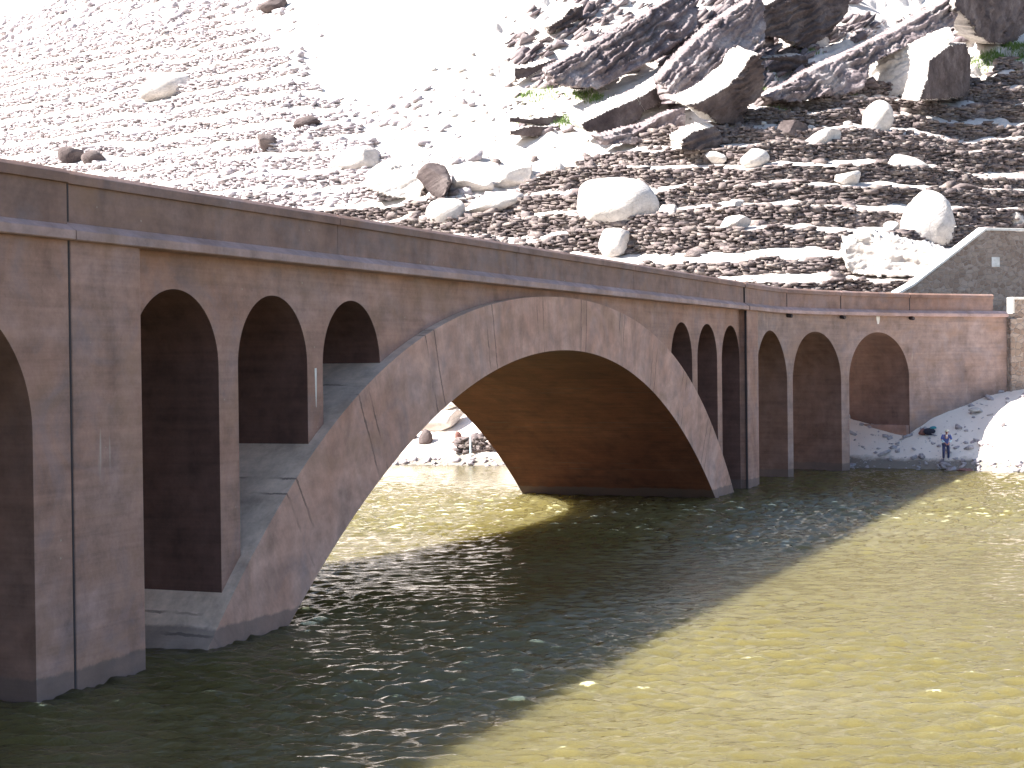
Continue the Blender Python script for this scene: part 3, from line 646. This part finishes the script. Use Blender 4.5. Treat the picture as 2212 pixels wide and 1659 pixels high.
# single boulders: pixel box, label
BL = [
 (1240, 380, 1420, 492, 'huge smooth white boulder sitting on a terrace above the bridge parapet', 101, (0, .1, 0), dict(planes=8, rough=.05, rnd=.35, dep=.75)),
 (1952, 405, 2072, 535, 'tall pale boulder with fine horizontal stripes behind the ramp wall', 102, (0, .05, .3), dict(planes=9, strata=.06, rnd=.2)),
 (905, 345, 982, 432, 'square block with a flat dark right face near the parapet', 103, (.1, -.1, .75), dict(mt='darkrock', planes=6, depth=(.5, .62), dep=1.1)),
 (925, 425, 1012, 490, 'smooth white boulder rising just over the parapet coping', 104, (0, 0, .2), dict(rnd=.4)),
 (1000, 410, 1142, 462, 'long low white boulder between two slabs above the parapet', 105, (0, -.12, 0), dict(rnd=.2)),
 (978, 345, 1070, 418, 'blocky white boulder right of the dark-faced block', 106, (0, 0, -.3), dict(planes=8)),
 (1060, 350, 1160, 405, 'broken pale slab beside rubble above the long low boulder', 107, (0, -.2, .2), dict()),
 (1183, 345, 1222, 384, 'small round white boulder like a ball on rubble', 108, (0, 0, 0), dict(planes=4, rnd=.5)),
 (795, 330, 925, 402, 'slanted pale slab rising towards the dark-faced block', 109, (.1, -.42, .2), dict(planes=9, dep=.5)),
 (1295, 490, 1368, 556, 'white boulder with a sharp right edge touching the parapet line', 110, (0, 0, .3), dict(planes=9)),
 (715, 312, 832, 366, 'broad white boulder half sunk in rubble left of the slanted slab', 111, (0, -.1, 0), dict(rnd=.3)),
 (548, 288, 598, 330, 'triangular rock with a dark face on the left slope', 112, (0, .3, .9), dict(mt='darkrock', planes=6, depth=(.45, .6))),
 (296, 150, 408, 214, 'lens-shaped white rock with a curved dark right edge', 113, (0, -.35, .3), dict(planes=7, rnd=.3)),
 (452, 128, 494, 157, 'tiny pale rock ringed by shadow on the white scree', 114, (0, 0, 0), dict()),
 (1866, 212, 1934, 292, 'upright white boulder leaning below the right-hand crag', 115, (0, .35, .2), dict(planes=9)),
 (1735, 276, 1824, 322, 'white wedge boulder sitting on the fourth terrace edge', 116, (0, -.3, .2), dict(planes=9)),
 (1526, 324, 1572, 356, 'small pointed white rock left of two white blocks', 117, (0, .4, .2), dict()),
 (1598, 318, 1664, 362, 'white angular block on the terrace under the dark overhang', 118, (0, -.2, .2), dict()),
 (1668, 258, 1752, 306, 'grey rounded rock half buried left of the white wedge', 119, (0, 0, .4), dict(mt='darkrock')),
 (1806, 366, 1864, 400, 'white humped stone in the middle of the right terraces', 120, (0, -.2, .1), dict()),
 (1688, 398, 1757, 428, 'split white stone low on the right terraces', 121, (0, .25, .1), dict()),
 (1908, 330, 2012, 390, 'long white slab sliding diagonally down a terrace wall', 122, (0, .48, .1), dict(dep=.4)),
 (1564, 428, 1612, 458, 'white pebble-shaped stone right of the huge boulder', 123, (0, -.3, .1), dict()),
 (2052, 394, 2124, 424, 'flat grey stone lying right of the striped boulder top', 124, (0, .15, .1), dict(mt='darkrock')),
 (2155, 452, 2222, 494, 'rounded pale stone on top of the ramp wall', 125, (0, 0, .1), dict(rnd=.3)),
 (1556, 462, 1624, 497, 'pale split stone beside the white terrace strip', 126, (0, -.15, .1), dict()),
 (1908, 476, 1948, 502, 'small white stone left of the striped boulder foot', 127, (0, 0, .3), dict()),
 (122, 316, 180, 358, 'dark jagged rock behind the parapet post at left', 128, (0, 0, .6), dict(mt='darkrock')),
 (178, 322, 232, 358, 'second dark jagged rock right of the parapet post', 129, (0, .2, .8), dict(mt='darkrock')),
 (632, 246, 692, 280, 'dark wedge rock on the smooth white slope', 130, (0, -.3, .5), dict(mt='darkrock')),
 (560, -14, 622, 27, 'dark rock cut by the top edge of the view', 131, (0, -.3, .6), dict(mt='darkrock')),
 (1420, 440, 1470, 486, 'white stone wedged against the right side of the huge boulder', 134, (0, .1, 0), dict()),
 (1330, 190, 1392, 222, 'low slab with a shaded edge beside the green tufts', 135, (.1, -.2, -.2), dict(mt='darkrock', dep=.5)),
 (896, 884, 1010, 934, 'long pale slab with a shadowed underside on the far bank under the arch', 140, (.25, -.32, -.2), dict(dep=.6)),
 (902, 926, 934, 960, 'round brown rock on the far sandbank under the arch', 141, (0, 0, 0), dict(rnd=.3, mt='darkrock')),
 (882, 934, 901, 949, 'little brown stone left of the round rock under the arch', 142, (0, 0, 0), dict(mt='darkrock')),
 (981, 931, 997, 953, 'purple-brown rounded rock beside the ruined wall under the arch', 143, (0, 0, 0), dict(rnd=.4, mt='rust')),
 (925, 862, 1000, 888, 'upper slab on the far bank just under the arch edge', 144, (.1, -.25, -.2), dict(dep=.5)),
 (2148, 1010, 2196, 1034, 'wet angular rock in the shallows at the right shore', 145, (0, 0, .3), dict()),
 (2066, 1012, 2108, 1026, 'low brown stone at the waterline right of the person', 146, (0, 0, 0), dict(mt='rust')),
 (2030, 1018, 2044, 1030, 'small white pebble stone in the water below the person', 147, (0, 0, 0), dict(rnd=.4)),
 (2094, 880, 2126, 894, 'pale stone halfway up the bank behind the person', 148, (0, 0, 0), dict()),
 (1984, 925, 2004, 942, 'brown stone at the foot of the bridge wall beside the bag', 149, (0, 0, .4), dict(mt='rust')),
 (836, 478, 880, 500, 'pale chip of rock by the parapet left of the smooth boulder', 136, (0, .1, 0), dict()),
]
for x0, y0, x1, y1, lb, sd, rt, kw in BL: boulder(x0, y0, x1, y1, lb, sd, rt, **kw)

# ruined dry-stone wall on the far bank, seen through the arch
a_ = at(988, 978); c_ = at(1068, 974); P = []; S = []; Ro = []
for i in range(90):
    f = RNG.random(); hh = RNG.random()**1.2*(.95-.35*abs(f-.6)); q = a_+(c_-a_)*f
    P.append((q[0], q[1]+RNG.uniform(-.15, .2), ground(q[0], q[1])+hh)); S.append((RNG.uniform(.2, .6), RNG.uniform(.25, .45), RNG.uniform(.12, .25))); Ro.append((RNG.normal(0, .2), RNG.normal(0, .15), RNG.normal(0, .4)))
V_, F_ = stones(np.array(P), np.array(S), np.array(Ro), .22)
place_at('ruined low dry-stone wall on the far sandbank seen through the main arch', 'ruined_wall', V_, F_, MT['drystone'], 'wall')
q = at(1017, 979); mb = MB(); mb.tube([(0, 0, -.2), (0, 0, .5), (.01, 0, .95)], [.055, .05, .045], 10); mb.tube([(0, 0, .95), (0, 0, .99)], [.065, .06], 10)
tag(mb.build('marker_post', MT['post'], loc=(q[0], q[1]-.35, q[2])), 'thin pale blue post in front of the ruined wall under the arch', 'post', kind='thing')

# loose rubble: far too many pieces to count
def rubble(boxes, name, mt, smin, smax, seed):
    rg = np.random.default_rng(seed); P = []; S = []
    for x0, y0, x1, y1, n in boxes:
        x = rg.uniform(x0, x1, n); u = rg.uniform(y0, y1, n); keep = fbm(x*.25, u*.35, oct=3, seed=seed) > rg.uniform(-.45, .25, n)
        x = x[keep]; u = u[keep]; s = smin+(smax-smin)*rg.random(len(x))**5
        P.append(np.stack([x, ys(x, u)+u, zsurf(x, u)+s*.15], -1)); S.append(np.stack([s*rg.uniform(.9, 2.0, len(x)), s*rg.uniform(.7, 1.3, len(x)), s*rg.uniform(.4, .9, len(x))], -1))
    P = np.vstack(P); S = np.vstack(S); V_, F_ = stones(P, S, rg.normal(0, .35, (len(P), 3)), .24, rg)
    o = np_mesh(name, V_, F_, MT[mt]); tag(o, kind='stuff'); return o
rubble([(-74, 22, -3, 62, 1100), (-74, 60, -20, 84, 900), (-26, 34, 0, 60, 700)], 'scree', 'midstone', .08, .8, 5)
rubble([(-78, 82, -40, 104, 5000), (-44, 82, -26, 100, 1500)], 'gravel', 'midstone', .10, .9, 12)
rubble([(-4, 22, 46, 47, 330), (-8, 24, 8, 40, 700), (14, 46, 50, 60, 400)], 'rubble', 'drystone', .10, .8, 6)
rubble([(-10, 42, 34, 66, 420)], 'loose_stones', 'rock', .10, .5, 7)
rubble([(-14, -.3, 4, .9, 500), (18, -.6, 44, 1.1, 1300), (-14, 1, 4, 12, 200), (14, .8, 44, 10, 1500)], 'shore_pebbles', 'midstone', .035, .34, 8)

def plates(zones, seed):
    rg = np.random.default_rng(seed); P = []; S = []; Ro = []
    for x0, y0, x1, y1, n, smax, dip in zones:
        for _ in range(n):
            fx, fy = rg.random(2); px, py = x0+(x1-x0)*fx, y0+(y1-y0)*fy
            if vnoise(np.array(px*.018+py*.01), np.array(py*.04), seed=seed) < rg.uniform(-.5, .3): continue
            p = at(px, py); l = .35+(smax-.35)*rg.random()**2.5
            P.append(p+np.array([0, .05, .08])); S.append((l, l*rg.uniform(.45, .9), l*rg.uniform(.14, .34))); Ro.append((rg.normal(.10, .16), -R(dip)+rg.normal(0, .16), rg.normal(-.25, .4)))
    V_, F_ = stones(np.array(P), np.array(S), np.array(Ro), .26, rg)
    o = np_mesh('shattered_plates', V_, F_, MT['plate']); tag(o, kind='stuff')
plates([(1090, 0, 1480, 190, 600, 2.0, 33), (1420, -5, 1660, 225, 1700, 2.4, 38), (1640, 60, 1900, 215, 420, 1.9, 28), (1840, 0, 2080, 110, 420, 2.2, 30), (1100, 150, 1480, 290, 170, 1.2, 20), (1640, -5, 1850, 80, 130, 1.5, 24)], 77)

# grass tufts
def grass(spots, seed):
    rg = np.random.default_rng(seed); V_ = []; F_ = []; k = 0
    for px, py, rw, n in spots:
        c = at(px, py); 
        for _ in range(n):
            x = c[0]+rg.normal(0, rw); y = c[1]+rg.normal(0, rw*.8); z = ground(x, y); h = rg.uniform(.15, .5); a = rg.uniform(0, 6.28); w = .035
            dx, dy = math.cos(a)*w, math.sin(a)*w; lx, ly = rg.normal(0, .12, 2)
            V_ += [(x-dx, y-dy, z-.03), (x+dx, y+dy, z-.03), (x+lx+dx*.3, y+ly+dy*.3, z+h), (x+lx-dx*.3, y+ly-dy*.3, z+h)]; F_.append((k, k+1, k+2, k+3)); k += 4
    o = np_mesh('grass', np.array(V_), np.array(F_), MT['grass']); tag(o, kind='stuff')
grass([(1140, 205, .5, 150), (1175, 208, 1.0, 240), (1252, 206, .7, 240), (1285, 214, .5, 160), (1222, 262, .6, 240), (1430, 205, .6, 180), (1640, 165, .8, 220), (1660, 195, .7, 160), (1815, 188, .7, 220), (1720, 118, .5, 120), (1750, 110, .5, 100), (2130, 132, 1.0, 500), (2165, 126, 1.0, 700), (2200, 116, 1.0, 900), (1690, 250, .6, 120), (1340, 236, .6, 140), (1130, 262, .5, 90), (410, 330, .3, 60)], 4)

# ------------------------------------------------------------------ right bank: abutment, road, ramp wall
end = loc2world(*bp(70.95, 0, 0)[:2]); dirw = loc2world(*bp(72.2, 0, 0)[:2])-end; dirw /= np.hypot(*dirw)
ab = tag(empty('abutment_wall', (end[0], end[1], 0), math.atan2(dirw[1], dirw[0])-.12), 'rubble-stone abutment wall carrying the road on from the right end of the bridge', 'wall', kind='thing')
mb = MB(); mb.box((.05, .0, -2), (26, .6, 8.58)); mb.build('masonry_face', MT['masonry'], ab)
mb = MB(); mb.box((.10, -.22, -2), (1.05, .02, 8.30)); mb.build('buttress', MT['masonry'], ab, bevel=.04)
mb = MB(); mb.box((.55, .02, 8.58), (26, .50, 9.42)); pr = mb.build('parapet', MT['masonry'], ab)
mb = MB(); mb.box((.42, -.05, 9.42), (26, .56, 9.56)); mb.build('coping', MT['white'], pr, bevel=.015)
mb = MB(); mb.box((.40, -.02, 8.62), (.53, .52, 9.40)); mb.build('end_stone', MT['white'], pr)
mb = MB(); mb.box((-.95, .02, 8.44), (.53, .52, 8.60)); mb.build('sill', MT['white'], ab)
mb = MB(); rd = loc2world(*bp(71.3, .5, 0)[:2]); rb = loc2world(*bp(71.3, 8.6, 0)[:2])
q = [(rd[0], rd[1]), (rd[0]+30*dirw[0]+6, rd[1]+30*dirw[1]-9), (rb[0]+38, rb[1]+6), (rb[0], rb[1])]
mb.add([(x, y, 7.6) for x, y in q]+[(x, y, 8.50) for x, y in q], [(0, 1, 2, 3), (4, 5, 6, 7), (0, 1, 5, 4), (1, 2, 6, 5), (2, 3, 7, 6), (3, 0, 4, 7)]); tag(mb.build('road', MT['road']), kind='structure')
# ramp wall: triangular masonry wall with pale coping climbing to the right
RW = tag(empty('ramp_wall', (24.4, 102.0, 8.3), R(25)), 'brown rubble-masonry ramp wall with a white coping climbing to the right', 'wall', kind='thing')
prof = [(0, 0), (0, 1.75), (1.2, 2.3), (7.05, 5.95), (24, 6.1), (24, 0)]
mb = MB(); k = len(prof); mb.add([(x, 0, z) for x, z in prof]+[(x, .6, z) for x, z in prof], [tuple(range(k)), tuple(reversed(range(k, 2*k)))]+[(i, (i+1) % k, k+(i+1) % k, k+i) for i in range(k)]); mb.build('masonry_face', MT['masonry'], RW)
cp = prof[1:5]
mb = MB(); vs = []; fs = []
for x, z in cp: vs += [(x-.04, -.06, z+.004), (x-.04, .66, z+.10), (x-.04, .66, z+.24), (x-.04, -.06, z+.16)]
for i in range(len(cp)-1):
    p, q_ = 4*i, 4*i+4
    fs += [(p+j, p+(j+1) % 4, q_+(j+1) % 4, q_+j) for j in range(4)]
fs += [(0, 1, 2, 3), tuple(4*(len(cp)-1)+j for j in (3, 2, 1, 0))]
mb.add(vs, fs); mb.build('coping', MT['white'], RW)
pl = empty('plaque', (0, 0, 0)); 
n_ = np.array([math.sin(R(25)), -math.cos(R(25)), 0]); d_ = rayd(2150, 566); p_ = np.array([24.4, 102.0, 8.3]); pp = np.array([0, 0, CAMZ])+d_*(((p_-np.array([0, 0, CAMZ]))@n_)/(d_@n_)); pl.location = tuple(pp); pl.rotation_euler = (0, 0, R(25)); tag(pl, 'small blank white square plaque fixed on the brown ramp wall', 'sign')
mb = MB(); mb.box((-.33, -.05, -.32), (.33, .02, .32)); mb.build('panel', MT['white'], pl, bevel=.01)
mb = MB(); mb.box((-.36, -.03, -.36), (.36, .04, .36)); mb.build('backing_frame', MT['masonry'], pl)

# ------------------------------------------------------------------ water
xw = np.unique(np.r_[-260, np.linspace(-150, -30, 40), np.arange(-30, 40, .12), np.linspace(40, 150, 40), 260])
yw = np.unique(np.r_[-160, np.linspace(-60, 17, 30), np.arange(17, 52, .07), np.arange(52, 104, .14), np.linspace(104, 180, 30)])
X, Y = np.meshgrid(xw, yw)
def wave(X, Y):
    z = 0
    gust = .35+1.35*sstep(fbm(X*.055, Y*.09, oct=3, seed=41), -.35, .45)
    for L_, a_, th, s in ((1.15, .016, 1.35, 1), (.78, .013, 1.75, 2), (.55, .010, 1.05, 3), (.47, .010, 2.05, 4), (.36, .009, 1.5, 5), (.30, .008, 1.2, 6)):
        k_ = 2*math.pi/L_; ph = 2.6*fbm(X*.22, Y*.3, oct=2, seed=50+s)+1.3*fbm(X*.9, Y*1.1, oct=2, seed=60+s)
        z = z+a_*np.sin(k_*(X*math.cos(th)+Y*math.sin(th))+ph*2.2)
    return gust*z*1.45+.012*fbm(X*2.2, Y*4.2, oct=3, seed=44)
fade = sstep(X, -32, -28)*(1-sstep(X, 38, 40))*sstep(Y, 16, 18)*(1-.5*sstep(Y, 60, 100))
Zw = wave(X, Y)*fade
n0, n1 = X.shape; V = np.stack([X, Y, Zw], -1).reshape(-1, 3); idx = np.arange(n0*n1).reshape(n0, n1)
F = np.stack([idx[:-1, :-1], idx[:-1, 1:], idx[1:, 1:], idx[1:, :-1]], -1).reshape(-1, 4)
tag(np_mesh('water', V, F, MT['water'], smooth=True), kind='structure')

# ------------------------------------------------------------------ person on the right bank
def skin(name, verts, edges, radii, mt, parent=None, root=0, sub=2, loc=(0, 0, 0)):
    me = bpy.data.meshes.new(name); me.from_pydata(verts, edges, []); me.materials.append(mt); o = bpy.data.objects.new(name, me); COL.objects.link(o)
    m_ = o.modifiers.new('skin', 'SKIN'); m_.use_smooth_shade = True
    for d, r_ in zip(me.skin_vertices[0].data, radii): d.radius = (r_, r_) if not isinstance(r_, tuple) else r_; d.use_root = False
    me.skin_vertices[0].data[root].use_root = True
    q = o.modifiers.new('subdivision', 'SUBSURF'); q.levels = sub; q.render_levels = sub
    if parent: o.parent = parent
    o.location = loc; return o
pg = at(2044, 994)
pr = tag(empty('person', (pg[0], pg[1], pg[2]-.01), R(-6)), 'person in a blue jacket, dark trousers and pale cap bending forward at the water edge', 'person', kind='thing')
J = {}; BV = []; BE = []; BR = []
def jv(n, p, r_, frm=None):
    J[n] = len(BV); BV.append(p); BR.append(r_)
    if frm is not None: BE.append((J[frm], J[n]))
jv('pelvis', (0, .10, .90), (.14, .11)); jv('waist', (0, .05, 1.06), (.125, .10), 'pelvis'); jv('chest', (0, -.07, 1.27), (.155, .115), 'waist'); jv('neckb', (0, -.15, 1.41), .06, 'chest')
jv('neck', (0, -.20, 1.47), .05, 'neckb'); jv('head', (0, -.26, 1.555), (.082, .092), 'neck'); jv('crown', (0, -.275, 1.635), .068, 'head')
for sd_, t in ((-1, 'l'), (1, 'r')):
    jv('sh'+t, (sd_*.185, -.10, 1.36), .062, 'chest'); jv('el'+t, (sd_*.275, -.16, 1.10), .044, 'sh'+t); jv('wr'+t, (sd_*.10, -.33, .955), .030, 'el'+t)
    jv('pa'+t, (sd_*.065, -.375, .925), (.038, .018), 'wr'+t)
    for k, (dx, l_) in enumerate(((-.028, .075), (-.010, .085), (.010, .08), (.027, .065))):
        a_ = (sd_*.055+dx*.9, -.405, .905); b_ = (a_[0]-sd_*.008, a_[1]-.6*l_*.5, a_[2]-l_*.45); c_ = (b_[0]-sd_*.01, b_[1]+.004, b_[2]-l_*.45)
        jv('f%s%da' % (t, k), a_, .0095, 'pa'+t); jv('f%s%db' % (t, k), b_, .009, 'f%s%da' % (t, k)); jv('f%s%dc' % (t, k), c_, .0075, 'f%s%db' % (t, k))
    jv('th'+t, (sd_*.03, -.35, .905), .011, 'pa'+t); jv('tt'+t, (sd_*.012, -.385, .885), .009, 'th'+t)
    fx, fy = (-.15, -.10) if sd_ < 0 else (.13, .06)
    jv('hip'+t, (sd_*.095, .09, .86), .092, 'pelvis'); jv('kn'+t, (sd_*.095*.4+fx*.75, fy-.02, .48), .056, 'hip'+t); jv('an'+t, (fx, fy+.06, .09), .038, 'kn'+t); jv('to'+t, (fx+sd_*.03, fy-.10, .035), .034, 'an'+t)
skin('body', BV, BE, BR, MT['skin'], pr)
# face: nose, brow, eyes, mouth, ears on the front of the bent head
mb = MB(); mb.tube([(0, -.335, 1.575), (0, -.372, 1.535), (0, -.352, 1.53)], [.010, .017, .012], 8); mb.build('nose', MT['skin'], pr, smooth=True)
for sx in (-1, 1):
    mb = MB(); mb.tube([(sx*.078, -.25, 1.585), (sx*.092, -.245, 1.56), (sx*.082, -.25, 1.53)], [.012, .018, .010], 8); mb.build('ear', MT['skin'], pr, smooth=True)

for sx in (-1, 1):
    mb = MB(); mb.tube([(sx*.032, -.336, 1.572), (sx*.032, -.350, 1.566)], [.013, .006], 8); mb.build('eye', MT['bag'], pr, smooth=True)
mb = MB(); mb.tube([(-.026, -.333, 1.502), (0, -.342, 1.50), (.026, -.333, 1.502)], [.006, .009, .006], 8); mb.build('mouth', MT['rust'], pr, smooth=True)
jk = skin('jacket', [(0, .085, .92), (0, .05, 1.06), (0, -.07, 1.27), (0, -.135, 1.385), (-.19, -.10, 1.355), (-.268, -.155, 1.125), (.19, -.10, 1.355), (.268, -.155, 1.125)], [(0, 1), (1, 2), (2, 3), (2, 4), (4, 5), (2, 6), (6, 7)], [(.16, .13), (.15, .125), (.18, .14), (.10, .085), .085, .064, .085, .064], MT['denim'], pr, 1)
for sx in (-1, 1):
    skin('sleeve_cuff', [(sx*.272, -.155, 1.115), (sx*.19, -.24, 1.04), (sx*.125, -.305, .978)], [(0, 1), (1, 2)], [.058, .052, .040], MT['cuff'], pr)
mb = MB(); vs = []
for i in range(7):
    z = 1.405-.035*i; wv = .075*(1-i/6.2); y = -.205-.010*i+.004*i*i*.3; vs += [(-wv, y, z), (0, y-.018, z), (wv, y, z)]
mb.add(vs, [(3*i+a, 3*i+a+1, 3*i+a+4, 3*i+a+3) for i in range(6) for a in (0, 1)]); o = mb.build('shirt_front', MT['shirt'], pr, smooth=True); m_ = o.modifiers.new('solid', 'SOLIDIFY'); m_.thickness = .02
tr = [(0, .10, .93), (-.10, .09, .85), (-.095*.4-.15*.75, -.12, .48), (-.15, -.04, .10), (.10, .09, .85), (.095*.4+.13*.75, .04, .48), (.13, .12, .10)]
skin('trousers', tr, [(0, 1), (1, 2), (2, 3), (0, 4), (4, 5), (5, 6)], [(.155, .125), .112, .078, .062, .112, .078, .062], MT['trouser'], pr)
for sd_, (fx, fy) in ((-1, (-.15, -.10)), (1, (.13, .06))):
    skin('shoe', [(fx, fy+.09, .05), (fx+sd_*.012, fy, .055), (fx+sd_*.03, fy-.13, .04)], [(0, 1), (1, 2)], [.046, .052, .044], MT['shoe'], pr)
mb = MB(); rings = []; N = 14
for k, (rr, z) in enumerate(((.098, 1.60), (.100, 1.63), (.088, 1.665), (.05, 1.69), (.006, 1.697))):
    rings.append([(rr*math.cos(2*math.pi*i/N), -.262-.02*k/4+rr*1.08*math.sin(2*math.pi*i/N), z-.10*(rr*math.sin(2*math.pi*i/N))*-1*.6) for i in range(N)])
vs = sum(rings, []); mb.add(vs, [(k*N+i, k*N+(i+1) % N, (k+1)*N+(i+1) % N, (k+1)*N+i) for k in range(4) for i in range(N)])
cp_ = mb.build('cap', MT['cap'], pr, smooth=True)
mb = MB(); mb.add([(-.085, -.325, 1.598), (.085, -.325, 1.598), (.06, -.425, 1.575), (-.06, -.425, 1.575), (-.085, -.325, 1.610), (.085, -.325, 1.610), (.06, -.425, 1.586), (-.06, -.425, 1.586)], [(0, 3, 2, 1), (4, 5, 6, 7), (0, 1, 5, 4), (1, 2, 6, 5), (2, 3, 7, 6), (3, 0, 4, 7)]); mb.build('cap_peak', MT['cap'], cp_, bevel=.004)
# bag by the wall
bg_ = at(2008, 940); bo = tag(empty('bag', tuple(bg_), R(15)), 'dark rucksack with a teal flap lying by the bridge wall on the bank', 'bag', kind='thing')
v, f = rock(3, (.75, .5, .42), (0, .1, 0), planes=5, seed=5, rough=.05, rnd=.3); np_mesh('body', v+np.array([0, 0, .2]), f, MT['bag'], bo, True)
v, f = rock(3, (.42, .42, .2), (0, -.2, 0), planes=5, seed=9, rough=.05, rnd=.3); np_mesh('flap', v+np.array([.2, -.02, .40]), f, MT['teal'], bo, True)
mb = MB(); mb.tube([(-.3, -.18, .25), (-.38, -.28, .12), (-.2, -.34, .03), (.1, -.3, .02)], [.02]*4, 8); mb.build('strap', MT['bag'], bo, smooth=True)


# ------------------------------------------------------------------ light
SUN_EL = R(41.5); SH = np.array([.963, .270])   # horizontal direction in which shadows fall
sun = bpy.data.lights.new('sun', 'SUN'); sun.energy = 5.0; sun.angle = R(.55); sun.color = (1., .955, .89)
so = bpy.data.objects.new('sun', sun); COL.objects.link(so)
sd = Vector((SH[0]*math.cos(SUN_EL), SH[1]*math.cos(SUN_EL), -math.sin(SUN_EL)))
so.rotation_euler = sd.to_track_quat('-Z', 'Y').to_euler(); so.location = (-60, 40, 80)
w = bpy.data.worlds.new('World'); SC.world = w; w.use_nodes = True; nt = w.node_tree; bg = nt.nodes['Background']
sky = nt.nodes.new('ShaderNodeTexSky'); sky.sky_type = 'NISHITA'; sky.sun_disc = False; sky.sun_elevation = SUN_EL
sky.sun_rotation = math.atan2(-SH[0], -SH[1]); sky.altitude = 400; sky.air_density = 1.; sky.dust_density = 1.5
nt.links.new(sky.outputs[0], bg.inputs[0]); bg.inputs[1].default_value = .066
SC.view_settings.view_transform = 'Standard'; SC.view_settings.look = 'None'; SC.view_settings.gamma = 1; SC.view_settings.exposure = 2.15
SC.cycles.max_bounces = 6; SC.cycles.diffuse_bounces = 3; SC.cycles.glossy_bounces = 3; SC.cycles.adaptive_threshold = .02
SC.cycles.use_denoising = True
